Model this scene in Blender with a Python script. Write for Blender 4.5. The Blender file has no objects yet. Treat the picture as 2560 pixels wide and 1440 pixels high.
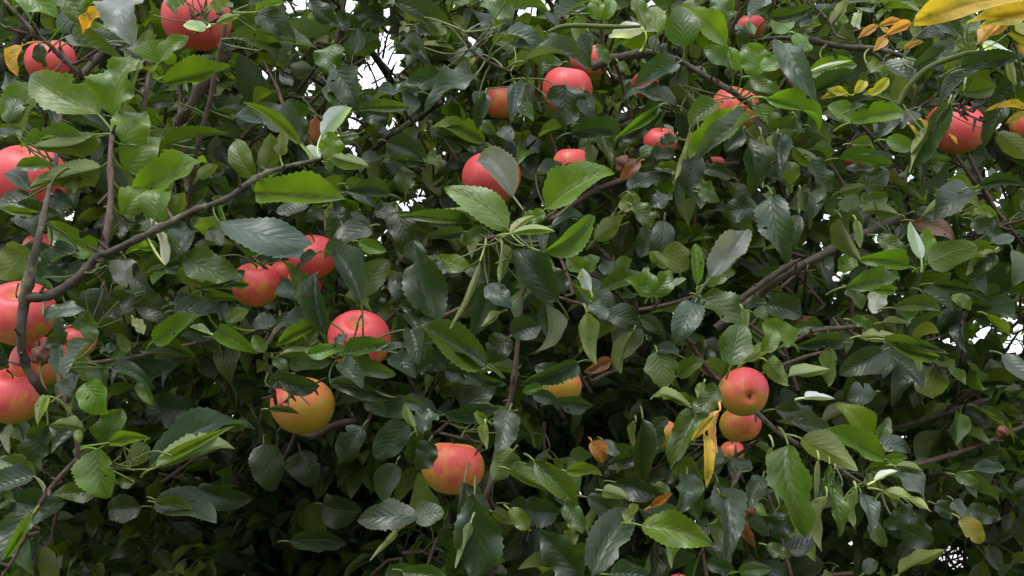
import bpy, math, random
import numpy as np
from mathutils import Vector, Matrix
random.seed(7); rng = np.random.default_rng(7)
S = bpy.context.scene
COL = S.collection

# ------------------------------------------------------------------ camera
PITCH = math.radians(18); FOCAL = 2745.0; CAM = np.array([0.0, 0.0, 1.6])
RIGHT = np.array([1.0, 0, 0]); FWD = np.array([0, math.cos(PITCH), math.sin(PITCH)]); UP = np.array([0, -math.sin(PITCH), math.cos(PITCH)])
cd = bpy.data.cameras.new('camera'); cam = bpy.data.objects.new('camera', cd); COL.objects.link(cam)
cam.location = CAM; cam.rotation_euler = (math.pi/2 + PITCH, 0, 0)
cd.sensor_width = 36; cd.lens = 36*FOCAL/2560; cd.clip_start = 0.05; cd.clip_end = 500
S.camera = cam

# ------------------------------------------------------------------ overcast sky and soft sun
SUN_EL, SUN_AZ = math.radians(52), math.radians(205)     # sun behind the camera, a little to the left
w = bpy.data.worlds.new('World'); S.world = w; w.use_nodes = True
nt = w.node_tree; nt.nodes.clear()
def N(t, typ, **kw):
    n = t.nodes.new(typ)
    for k, v in kw.items(): setattr(n, k, v)
    return n
out = N(nt, 'ShaderNodeOutputWorld'); bg = N(nt, 'ShaderNodeBackground'); bg.inputs['Strength'].default_value = 0.1
sky = N(nt, 'ShaderNodeTexSky', sky_type='NISHITA', sun_disc=False, sun_elevation=SUN_EL, sun_rotation=SUN_AZ)
tc = N(nt, 'ShaderNodeTexCoord'); nz = N(nt, 'ShaderNodeTexNoise'); nz.inputs['Scale'].default_value = 1.6; nz.inputs['Detail'].default_value = 5
cr = N(nt, 'ShaderNodeValToRGB'); cr.color_ramp.elements[0].position = .3; cr.color_ramp.elements[1].position = .75
cr.color_ramp.elements[0].color = (11.8, 12.5, 13.5, 1); cr.color_ramp.elements[1].color = (15.0, 15.6, 16.4, 1)
mx = N(nt, 'ShaderNodeMix', data_type='RGBA'); mx.inputs[0].default_value = 0.85
nt.links.new(tc.outputs['Generated'], nz.inputs['Vector']); nt.links.new(nz.outputs['Fac'], cr.inputs['Fac'])
# overcast sky: the zenith is three times as bright as the horizon, all round
sx = N(nt, 'ShaderNodeSeparateXYZ'); nt.links.new(tc.outputs['Generated'], sx.inputs[0])
gr = N(nt, 'ShaderNodeMapRange'); nt.links.new(sx.outputs[2], gr.inputs[0]); gr.inputs[3].default_value = .34; gr.inputs[4].default_value = 1.0
ov = N(nt, 'ShaderNodeMix', data_type='RGBA', blend_type='MULTIPLY'); ov.inputs[0].default_value = 1
nt.links.new(cr.outputs[0], ov.inputs[6]); nt.links.new(gr.outputs[0], ov.inputs[7])
nt.links.new(sky.outputs[0], mx.inputs[6]); nt.links.new(ov.outputs[2], mx.inputs[7])
nt.links.new(mx.outputs[2], bg.inputs['Color']); nt.links.new(bg.outputs[0], out.inputs[0])
sl = bpy.data.lights.new('sun', 'SUN'); sl.energy = 1.0; sl.angle = math.radians(25); sl.color = (1, .97, .92)
sun = bpy.data.objects.new('sun', sl); COL.objects.link(sun)
sd = Vector((math.cos(SUN_EL)*math.sin(SUN_AZ), math.cos(SUN_EL)*math.cos(SUN_AZ), math.sin(SUN_EL)))
sun.rotation_euler = sd.to_track_quat('Z', 'Y').to_euler(); sun.location = (0, -4, 8)
S.view_settings.view_transform = 'Standard'; S.view_settings.look = 'None'
S.view_settings.exposure = 1.36; S.view_settings.gamma = 1.0; S.view_settings.use_curve_mapping = False
S.render.engine = 'CYCLES'; S.cycles.use_denoising = True; S.cycles.max_bounces = 8; S.cycles.diffuse_bounces = 4
S.cycles.glossy_bounces = 3; S.cycles.transmission_bounces = 4; S.cycles.sample_clamp_indirect = 6

# ------------------------------------------------------------------ helpers
DS = 1.15                                    # depth unit: centimetres of the table below -> metres
def P(px, py, d): return CAM + d*(FWD + RIGHT*((px-1280)/FOCAL) + UP*((720-py)/FOCAL))
def proj(pts):
    r = pts - CAM; d = r @ FWD
    return 1280 + FOCAL*(r @ RIGHT)/d, 720 - FOCAL*(r @ UP)/d, d
def c2w(v): return RIGHT*v[0] + UP*v[1] - FWD*v[2]      # x right, y up, z towards the camera
def unit(v): return v/np.linalg.norm(v)
def tag(o, label=None, cat=None, group=None, kind=None):
    if label: o['label'] = label
    if cat: o['category'] = cat
    if group: o['group'] = group
    if kind: o['kind'] = kind
    return o
def empty(name, loc):
    o = bpy.data.objects.new(name, None); o.location = loc; o.empty_display_size = .05; COL.objects.link(o); return o
def mesh_np(name, V, F, mat, parent=None, uv=None, tint=None, smooth=True, extra=None):
    """V (n,3), F (m,4) quads -> one object; world coordinates, parent keeps them."""
    me = bpy.data.meshes.new(name); n, m = len(V), len(F)
    me.vertices.add(n); me.vertices.foreach_set('co', np.ascontiguousarray(V, np.float32).ravel())
    k = F.shape[1]
    me.loops.add(m*k); me.loops.foreach_set('vertex_index', np.ascontiguousarray(F, np.int32).ravel())
    me.polygons.add(m); me.polygons.foreach_set('loop_start', np.arange(0, m*k, k, dtype=np.int32))
    me.polygons.foreach_set('use_smooth', np.full(m, smooth))
    me.update(calc_edges=True)
    if uv is not None:
        l = me.uv_layers.new(name='UVMap'); l.data.foreach_set('uv', np.ascontiguousarray(uv[F.ravel()], np.float32).ravel())
    if tint is not None:
        a = me.attributes.new('tint', 'FLOAT_COLOR', 'POINT')
        a.data.foreach_set('color', np.ascontiguousarray(np.c_[tint, np.ones(len(tint))], np.float32).ravel())
    if extra is not None:
        for nm, arr in extra.items():
            a = me.attributes.new(nm, 'FLOAT', 'POINT'); a.data.foreach_set('value', np.ascontiguousarray(arr, np.float32))
    me.materials.append(mat)
    o = bpy.data.objects.new(name, me); COL.objects.link(o)
    if parent is not None:
        o.parent = parent; o.matrix_parent_inverse = Matrix.Translation(-Vector(parent.location))
    return o
def cat_rom(pts, n):
    pts = np.asarray(pts, float); p = np.vstack([2*pts[0]-pts[1], pts, 2*pts[-1]-pts[-2]]); o = []
    for i in range(1, len(p)-2):
        t = np.linspace(0, 1, n, endpoint=False)[:, None]
        a, b, c, d = p[i-1:i+3]
        o.append(.5*((2*b) + (c-a)*t + (2*a-5*b+4*c-d)*t**2 + (-a+3*b-3*c+d)*t**3))
    return np.vstack(o + [pts[-1:]])
def tube(path, rad, sides=8):
    path = np.asarray(path, float); n = len(path)
    T = np.gradient(path, axis=0); T /= np.linalg.norm(T, axis=1)[:, None] + 1e-12
    ref = np.array([0.31, 0.2, 0.93]); A = np.cross(T, ref); A /= np.linalg.norm(A, axis=1)[:, None] + 1e-9; B = np.cross(T, A)
    th = np.arange(sides)*2*math.pi/sides
    rad = np.broadcast_to(np.asarray(rad, float).reshape(n, -1), (n, sides)) if np.ndim(rad) else np.full((n, sides), rad)
    V = path[:, None] + rad[..., None]*(A[:, None]*np.cos(th)[None, :, None] + B[:, None]*np.sin(th)[None, :, None])
    V = V.reshape(-1, 3); i = np.arange(n-1)[:, None]*sides; j = np.arange(sides)[None]; j2 = (j+1) % sides
    F = np.stack([i+j, i+j2, i+sides+j2, i+sides+j], -1).reshape(-1, 4)
    return V, F
def join(parts):
    Vs, Fs, o = [], [], 0
    for V, F in parts: Vs.append(V); Fs.append(F+o); o += len(V)
    return np.vstack(Vs), np.vstack(Fs)

# ------------------------------------------------------------------ materials
def mat(name):
    m = bpy.data.materials.new(name); m.use_nodes = True; m.node_tree.nodes.clear(); return m, m.node_tree
class G:
    """small node-graph helper"""
    def __init__(s, t): s.t = t
    def link(s, v, sock):
        if isinstance(v, (int, float)): sock.default_value = v
        elif isinstance(v, tuple): sock.default_value = v if len(v) == len(sock.default_value) else (*v, 1)
        else: s.t.links.new(v, sock)
    def m(s, op, a, b=0.0, c=0.0, clamp=False):
        n = N(s.t, 'ShaderNodeMath', operation=op, use_clamp=clamp)
        for i, v in enumerate((a, b, c)): s.link(v, n.inputs[i])
        return n.outputs[0]
    def ss(s, x, lo, hi, a=0.0, b=1.0):
        n = N(s.t, 'ShaderNodeMapRange', interpolation_type='SMOOTHSTEP'); s.link(x, n.inputs[0])
        for i, v in enumerate((lo, hi, a, b)): s.link(v, n.inputs[i+1])
        return n.outputs[0]
    def mix(s, f, a, b, typ='MIX'):
        n = N(s.t, 'ShaderNodeMix', data_type='RGBA', blend_type=typ); s.link(f, n.inputs[0]); s.link(a, n.inputs[6]); s.link(b, n.inputs[7]); return n.outputs[2]
    def noise(s, vec, scale, detail=3, rough=.5):
        n = N(s.t, 'ShaderNodeTexNoise'); n.inputs['Scale'].default_value = scale; n.inputs['Detail'].default_value = detail; n.inputs['Roughness'].default_value = rough
        if vec is not None: s.link(vec, n.inputs['Vector'])
        return n.outputs['Fac']
def leaf_material(name, spots=0.0, gloss=.34, trans=.36, patch=0.0):
    m, t = mat(name); g = G(t)
    at = N(t, 'ShaderNodeAttribute', attribute_name='tint').outputs['Color']
    uv = N(t, 'ShaderNodeUVMap', uv_map='UVMap').outputs[0]; sp = N(t, 'ShaderNodeSeparateXYZ'); t.links.new(uv, sp.inputs[0])
    pos = N(t, 'ShaderNodeNewGeometry'); P_ = pos.outputs['Position']; back = pos.outputs['Backfacing']
    s_ = g.m('MULTIPLY', g.m('ABSOLUTE', g.m('SUBTRACT', sp.outputs[0], .5)), 2.0); v_ = sp.outputs[1]
    n1 = g.noise(P_, 38, 4, .6); n2 = g.noise(P_, 260, 2)
    ph = g.m('ADD', g.m('SUBTRACT', g.m('MULTIPLY', v_, 7.0), g.m('MULTIPLY', g.m('POWER', s_, .8), 2.6)), g.m('MULTIPLY', n1, .5))
    pp = g.m('PINGPONG', ph, .5)
    lat = g.m('MULTIPLY', g.ss(pp, .0, .08, 1, 0), g.ss(s_, .35, .95, .6, 0))
    mid = g.ss(s_, .02, .065, 1, 0)
    vein = g.m('MAXIMUM', lat, mid)
    var = g.mix(1.0, at, g.mix(n1, (.55, .62, .62), (1.42, 1.34, 1.15)), 'MULTIPLY')
    if patch: var = g.mix(g.m('MULTIPLY', g.ss(g.noise(P_, 48, 3, .6), .48, .66), patch), var, (.16, .17, .02)); var = g.mix(g.m('MULTIPLY', g.ss(g.noise(P_, 70, 4, .7), .56, .66), patch*.8), var, (.15, .06, .02))
    edge = g.m('MULTIPLY', g.ss(s_, .9, .98), .5)
    top = g.mix(g.m('MULTIPLY', vein, g.m('ADD', .12, g.m('MULTIPLY', g.ss(n1, .35, .65), .3))), var, g.mix(1.0, g.mix(1.0, var, (1.9, 1.75, 1.7), 'MULTIPLY'), (.012, .018, .006), 'ADD'))
    top = g.mix(edge, top, g.mix(1.0, g.mix(1.0, var, (2.0, 1.8, 1.4), 'MULTIPLY'), (.02, .02, .006), 'ADD'))
    und = g.mix(1.0, g.mix(1.0, var, (1.35, 1.3, 1.35), 'MULTIPLY'), (.035, .043, .022), 'ADD')
    und = g.mix(g.m('MULTIPLY', vein, .75), und, g.mix(1.0, g.mix(1.0, und, (1.5, 1.45, 1.4), 'MULTIPLY'), (.02, .022, .012), 'ADD'))
    col = g.mix(back, top, und)
    # blemishes: small brown flecks with their own shape
    sn = g.noise(P_, 95 if spots else 60, 3, .65)
    col = g.mix(g.m('MULTIPLY', g.ss(sn, .645 - .085*spots, .68 - .08*spots), .85 if spots else .6), col, (.02, .012, .006) if spots else (.07, .045, .015))
    h = g.m('ADD', g.m('MULTIPLY', g.m('POWER', g.m('MULTIPLY', pp, 2.0), .6), g.ss(s_, .1, .9, .5, .08)), g.m('MULTIPLY', n2, .28))
    h = g.m('SUBTRACT', h, g.m('MULTIPLY', mid, .9))
    h = g.m('ADD', h, g.m('MULTIPLY', n1, 2.2))
    bp = N(t, 'ShaderNodeBump'); bp.inputs['Strength'].default_value = .55; bp.inputs['Distance'].default_value = .0014
    t.links.new(h, bp.inputs['Height'])
    b = N(t, 'ShaderNodeBsdfPrincipled'); t.links.new(col, b.inputs['Base Color'])
    t.links.new(bp.outputs[0], b.inputs['Normal'])
    g.link(g.mix(back, g.mix(n1, (gloss-.06,)*3, (gloss+.14,)*3), (.72,)*3), b.inputs['Roughness'])
    b.inputs['Specular IOR Level'].default_value = .60
    tr = N(t, 'ShaderNodeBsdfTranslucent'); g.link(g.mix(1.0, g.mix(1.0, var, (2.2, 2.3, .9), 'MULTIPLY'), (.01, .012, 0), 'ADD'), tr.inputs['Color'])
    ms = N(t, 'ShaderNodeMixShader'); ms.inputs[0].default_value = trans
    o = N(t, 'ShaderNodeOutputMaterial'); t.links.new(b.outputs[0], ms.inputs[1]); t.links.new(tr.outputs[0], ms.inputs[2]); t.links.new(ms.outputs[0], o.inputs[0])
    return m
M_LEAF = leaf_material('apple_leaf'); M_AUT = leaf_material('spotted_yellow_leaf', spots=.9, gloss=.5, patch=.5)
M_VLEAF = leaf_material('vine_leaf', gloss=.55, trans=.35, patch=.6)
def bark_material(name, a, b_, lichen, lam=.0):
    m, t = mat(name); g = G(t); P_ = N(t, 'ShaderNodeNewGeometry').outputs['Position']
    n1 = g.noise(P_, 55, 5, .65); n2 = g.noise(P_, 320, 3, .6); n3 = g.noise(P_, 22, 4, .7)
    c = g.mix(g.ss(n1, .3, .7), a, b_); c = g.mix(g.m('MULTIPLY', g.ss(n3, .55, .68), lam), c, lichen)
    c = g.mix(.5, c, g.mix(1.0, c, g.mix(n2, (.45,)*3, (1.5,)*3), 'MULTIPLY'))
    bp = N(t, 'ShaderNodeBump'); bp.inputs['Strength'].default_value = .7; bp.inputs['Distance'].default_value = .002
    g.link(g.m('ADD', g.m('MULTIPLY', n1, .8), g.m('MULTIPLY', n2, .5)), bp.inputs['Height'])
    b = N(t, 'ShaderNodeBsdfPrincipled'); g.link(c, b.inputs['Base Color']); t.links.new(bp.outputs[0], b.inputs['Normal']); b.inputs['Roughness'].default_value = .8
    b.inputs['Specular IOR Level'].default_value = .25
    o = N(t, 'ShaderNodeOutputMaterial'); t.links.new(b.outputs[0], o.inputs[0]); return m
M_BARK = bark_material('bark', (.038, .030, .024), (.080, .064, .050), (.16, .16, .08), .8)
M_TWIG = bark_material('young_bark', (.058, .034, .028), (.105, .070, .056), (.14, .12, .08), .4)
M_GREEN = bark_material('green_stem', (.07, .10, .025), (.10, .12, .035), (.12, .12, .05), .2)
M_STALK = bark_material('fruit_stalk', (.10, .075, .025), (.07, .045, .02), (.1, .1, .04), .1)
M_DRY = bark_material('dried_fruit', (.09, .035, .025), (.20, .09, .06), (.03, .015, .012), .8)
def apple_material():
    m, t = mat('apple_skin'); g = G(t)
    bl = N(t, 'ShaderNodeAttribute', attribute_name='blush').outputs['Fac']; pk = N(t, 'ShaderNodeAttribute', attribute_name='pole').outputs['Fac']
    oc = N(t, 'ShaderNodeTexCoord').outputs['Object']
    mp = N(t, 'ShaderNodeMapping'); t.links.new(oc, mp.inputs[0]); mp.inputs['Scale'].default_value = (150, 150, 22)
    st = g.noise(mp.outputs[0], 1.0, 4, .6); n1 = g.noise(oc, 52, 4, .6); n2 = g.noise(oc, 500, 2)
    f = g.m('ADD', bl, g.m('ADD', g.m('MULTIPLY', g.m('SUBTRACT', st, .5), 1.0), g.m('MULTIPLY', g.m('SUBTRACT', g.ss(n1, .32, .68), .5), .48)))
    c = g.mix(g.ss(f, .12, .62), g.mix(n1, (.36, .235, .030), (.50, .28, .042)), (.60, .17, .065))
    c = g.mix(g.ss(f, .38, .95), c, g.mix(st, (.50, .034, .052), (.64, .10, .10)))
    c = g.mix(g.m('MULTIPLY', pk, .6), c, (.36, .25, .06))
    vo = N(t, 'ShaderNodeTexVoronoi'); vo.inputs['Scale'].default_value = 230; t.links.new(oc, vo.inputs['Vector'])
    c = g.mix(g.m('MULTIPLY', g.ss(vo.outputs['Distance'], .08, .16, 1, 0), .24), c, (.74, .45, .22))
    c = g.mix(g.m('MULTIPLY', g.ss(g.noise(oc, 120, 3, .7), .69, .74), .5), c, (.16, .05, .02))
    b = N(t, 'ShaderNodeBsdfPrincipled'); g.link(c, b.inputs['Base Color']); g.link(g.mix(n1, (.34,)*3, (.52,)*3), b.inputs['Roughness'])
    b.inputs['Specular IOR Level'].default_value = .32; b.inputs['Subsurface Weight'].default_value = .08; b.inputs['Subsurface Radius'].default_value = (.01, .004, .002)
    b.inputs['Subsurface Scale'].default_value = .3
    bp = N(t, 'ShaderNodeBump'); bp.inputs['Strength'].default_value = .12; bp.inputs['Distance'].default_value = .0006; t.links.new(n2, bp.inputs['Height']); t.links.new(bp.outputs[0], b.inputs['Normal'])
    o = N(t, 'ShaderNodeOutputMaterial'); t.links.new(b.outputs[0], o.inputs[0]); return m
M_APPLE = apple_material()
def ground_material():
    m, t = mat('grass_ground'); g = G(t); P_ = N(t, 'ShaderNodeNewGeometry').outputs['Position']
    c = g.mix(g.noise(P_, 3, 6, .7), (.03, .055, .015), (.075, .10, .03))
    b = N(t, 'ShaderNodeBsdfPrincipled'); g.link(c, b.inputs['Base Color']); b.inputs['Roughness'].default_value = .95
    o = N(t, 'ShaderNodeOutputMaterial'); t.links.new(b.outputs[0], o.inputs[0]); return m

# ------------------------------------------------------------------ ground
gx = np.linspace(-200, 200, 41); X, Y = np.meshgrid(gx, gx); Z = .04*np.sin(X*.7)*np.cos(Y*.6)
i = np.arange(40)[:, None]*41 + np.arange(40)[None]; F = np.stack([i, i+1, i+42, i+41], -1).reshape(-1, 4)
tag(mesh_np('ground', np.c_[X.ravel(), Y.ravel(), Z.ravel()], F, ground_material()), kind='structure')

# ------------------------------------------------------------------ apple tree: trunk, limbs, branches
TB = np.array([-.45, 4.3, 0.0])
tree = tag(empty('apple_tree', TB), 'spreading old apple tree with dense dark green leaves filling the whole view', 'tree')
def woody(path, rad, sides=9, rough=.10, node=.0):
    n = len(path); r = np.asarray(rad, float).reshape(n, 1)*(1 + rough*rng.standard_normal((n, sides))*.6)
    if node:
        k = rng.random(n) < .12; r[k] *= 1 + node
    return tube(path, r, sides)
p = cat_rom([TB+[0, 0, -.1], TB+[.03, .02, .5], TB+[-.02, -.05, 1.0], TB+[.05, -.1, 1.5]], 8)
mesh_np('trunk', *woody(p, np.linspace(.2, .13, len(p)), 14, .12), M_BARK, tree)
owners, brad = [], []
anchors = []                                  # points on visible branches, for petioles
twig_bits = []                                # all fine twigs, joined into one part
def limb(a, b, r0, r1, name='limb', sag=.15, n=6):
    a, b = np.array(a, float), np.array(b, float); k = 4
    pts = [a + (b-a)*t + rng.normal(0, .05, 3)*np.linalg.norm(b-a)*.5*(0 < t < 1) + np.array([0, 0, sag*math.sin(math.pi*t)]) for t in np.linspace(0, 1, k+1)]
    path = cat_rom(pts, n); mesh_np(name, *woody(path, np.linspace(r0, r1, len(path)), 9, .1), M_BARK, tree); return path
for k in range(15):
    px, py, d = [( -200, 1300, 2.5), (420, 1390, 2.6), (900, 1080, 2.6), (300, 900, 2.7), (1400, 1180, 2.7), (2000, 1000, 2.9), (2500, 900, 3.0), (600, 300, 2.6), (1100, 350, 2.6),
                 (1700, 300, 2.8), (2300, 300, 3.0), (100, 200, 2.6), (800, -100, 2.8), (1500, -300, 2.9), (2600, 1250, 3.0)][k]
    a = TB + np.array([.03, -.1, 1.3 + .03*k/2]) + rng.normal(0, .03, 3)
    path = limb(a, P(px, py, d), .062, .007)
    for q in range(4):
        s = path[int(len(path)*(.35+.15*q))]; e = s + rng.normal(0, .35, 3) + np.array([0, -.45, .25])
        limb(s, e, .016, .006, 'branch', .05, 4)
BR = """
b 170 1032 5 120|140 1005 10 113|105 978 14 107|66 915 15 106|52 840 16 105|62 745 18 105|84 650 15 105|102 570 12 106|122 480 9 110|140 400 8 120|150 300 6 126|155 200 5 130
b 58 745 18 105|130 737 18 105|195 695 16 105|245 640 15 105|277 630 13 105|383 578 12 105|480 528 11 106|560 500 10 107|640 445 9 109|705 420 8 111|807 397 7 112
t 252 655 11 105|270 560 9 106|277 480 8 108|275 400 7 110|280 335 6 112
b -10 185 17 150|30 125 17 150|73 35 18 150|95 -20 18 150
b 5 -5 6 121|60 55 7 121|130 118 8 121|160 150 8 121|208 192 7 121
b 200 195 13 140|260 125 12 142|305 70 11 144
b 445 320 20 140|455 297 22 139|470 270 15 138|520 197 14 138|575 130 13 138
b 450 205 9 140|452 255 11 140|455 300 14 139|460 380 10 140|470 480 8 140
t 566 40 5 122|556 100 7 122|546 150 9 122|528 240 7 122|500 340 6 122|480 440 6 123|468 560 6 126
t 865 -10 5 150|840 110 7 150|826 190 6 150|815 250 5 152|795 320 5 155
b 1110 247 9 162|1050 292 10 163|960 350 10 164|905 400 9 165|880 440 8 166
b 1478 168 17 128|1530 150 17 128|1607 134 15 128|1665 142 13 128|1705 155 9 128|1750 182 9 127|1800 212 11 126|1835 232 11 125|1880 268 8 125|1905 285 6 125
t 1497 0 4 127|1502 45 5 127|1508 145 6 128
t 1543 165 6 135|1560 230 5 138|1577 295 4 140
t 1370 555 9 150|1480 482 8 150|1550 452 8 150|1610 437 6 150|1700 424 6 150|1780 415 6 150|1847 407 7 150
t 1345 738 4 128|1393 743 5 128|1467 765 5 128|1533 778 5 127|1593 775 5 127|1673 760 5 127|1747 737 4 127
t 1390 620 4 132|1415 680 5 130|1433 737 5 128
b 1430 580 7 150|1500 625 8 150|1535 660 8 150|1590 700 8 150
b 1790 822 15 140|1840 780 16 140|1930 705 16 140|1985 675 16 140|2060 635 16 140|2120 602 15 142|2250 545 14 145
b 1850 750 12 138|1930 692 12 138|1985 655 10 138
t 1990 675 7 156|2015 710 5 154|2045 745 5 152|2062 765 3 150
t 2097 797 5 145|2130 830 5 142|2160 850 4 140
b 1895 100 7 128|1960 95 8 128|2030 102 10 127|2107 117 10 126|2187 122 10 125|2230 132 9 124|2258 142 8 124
t 1695 820 5 122|1720 850 6 124|1765 920 8 128|1800 955 8 130
b 1890 1030 9 118|1945 1080 9 117|2003 1115 8 116|2050 1140 7 115|2087 1163 7 114|2140 1200 6 112|2180 1220 6 111|2205 1228 5 110
t 147 920 9 105|152 960 9 104|168 1010 8 103|180 1050 8 102|192 1105 7 101|196 1145 6 101
t 196 1145 7 101|143 1200 7 101|110 1245 6 101|85 1285 4 101|60 1340 4 101|38 1392 4 101|5 1440 4 101
b 2220 1080 7 150|2250 1068 9 150|2337 1040 10 152|2400 1020 9 155|2470 1000 8 157
t 2283 1163 6 140|2340 1148 7 142|2420 1123 6 145|2480 1100 6 146|2560 1065 6 150
b 1808 1450 8 116|1818 1360 7 117|1820 1300 7 118|1828 1230 6 120|1850 1180 6 123
t 1905 1095 4 132|1840 1140 5 134|1775 1175 4 136
t 665 850 6 122|664 900 5 122|672 930 7 122|682 970 7 123|690 1010 5 125
t 668 862 6 120|690 825 6 122|712 810 5 124
t 668 885 3 112|740 880 3 112|800 885 4 110|850 893 4 109|900 880 2 109
t 225 908 6 122|333 894 6 121|447 868 5 120|533 848 5 118|607 838 4 117|700 800 3 116
t 1306 740 5 128|1295 850 6 128|1287 930 8 128|1275 1000 7 128|1245 1110 7 127|1228 1200 8 126|1212 1245 7 126
t 2420 385 6 145|2450 445 5 145|2478 505 5 145|2510 550 5 145|2545 595 4 145
t 1478 957 6 140|1510 938 6 140|1550 922 5 140
t 1880 945 4 125|1950 915 5 126|2020 890 5 128|2060 880 4 130
t 1970 860 4 130|2030 830 5 132|2100 820 6 134|2160 815 5 136
t 1450 990 5 150|1455 950 4 150|1500 930 4 150
t 1855 800 3 128|1900 830 4 128|1960 890 4 128
t 1215 597 6 108|1250 590 6 108|1285 570 5 109|1330 555 5 112|1385 545 5 120
t 1150 770 5 128|1110 790 6 128|1070 800 5 130
t 150 120 5 125|180 160 5 124|230 135 5 124|260 110 4 124
t 357 275 7 114|367 215 6 114|372 185 5 115
t 1010 345 4 140|1040 380 3 140|1065 420 3 142
t 1165 80 3 124|1170 110 4 124|1180 128 5 124|1220 155 5 124|1275 180 4 126
t 2000 -10 4 126|2060 40 4 126|2090 90 4 126
t 700 1070 4 150|780 1090 8 150|830 1065 9 150|890 1050 8 150
t 800 952 3 126|765 975 3 126|735 986 3 126|702 1012 2 126
t 728 988 2 126|714 972 2 126|705 955 2 126
t 1095 1080 4 128|1150 1095 4 127|1205 1108 4 127
t 462 2 2 118|500 33 2 118|517 57 3 118|545 46 3 118|578 30 2 118
t 478 40 2 118|517 60 3 118|530 72 2 118
t 490 -10 2 117|505 25 2 117|520 60 2 117
t 2300 268 4 120|2350 263 3 120|2400 268 3 120|2432 280 3 120
t 2375 268 3 120|2420 288 3 120|2455 300 2 119|2482 302 2 119
t 2415 276 3 121|2458 262 3 121|2478 245 2 121
t 2410 240 2 121|2411 272 3 120
t 690 1180 3 150|735 1090 5 150|740 1020 5 150
"""
for ln in BR.strip().splitlines():
    kd, rest = ln[0], ln[2:]; q = [tuple(map(float, s.split())) for s in rest.split('|')]
    pts = [P(x, y, d*DS/100) for x, y, r, d in q]; path = cat_rom(pts, 6)
    rr = np.interp(np.linspace(0, len(q)-1, len(path)), range(len(q)), [r*(.72 if kd == 'b' else .9)*d*DS/100/FOCAL for x, y, r, d in q])
    thick = kd == 'b'
    bo_ = mesh_np('branch' if thick else 'twig', *woody(path, rr, 10, .13, .3), M_BARK if thick else M_TWIG, tree)
    anchors += [path]; owners += [bo_]*len(path); brad += list(rr)
    for a in path[::3]:                        # bud stubs
        if random.random() < .8:
            dv = unit(rng.normal(0, 1, 3) + np.array([0, -.3, .3])); l = random.uniform(.006, .022)
            twig_bits.append(tube(np.array([a, a+dv*l*.5, a+dv*l]), np.array([.0022, .0019, .0012]), 5))
ANCH = np.vstack(anchors)

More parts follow.
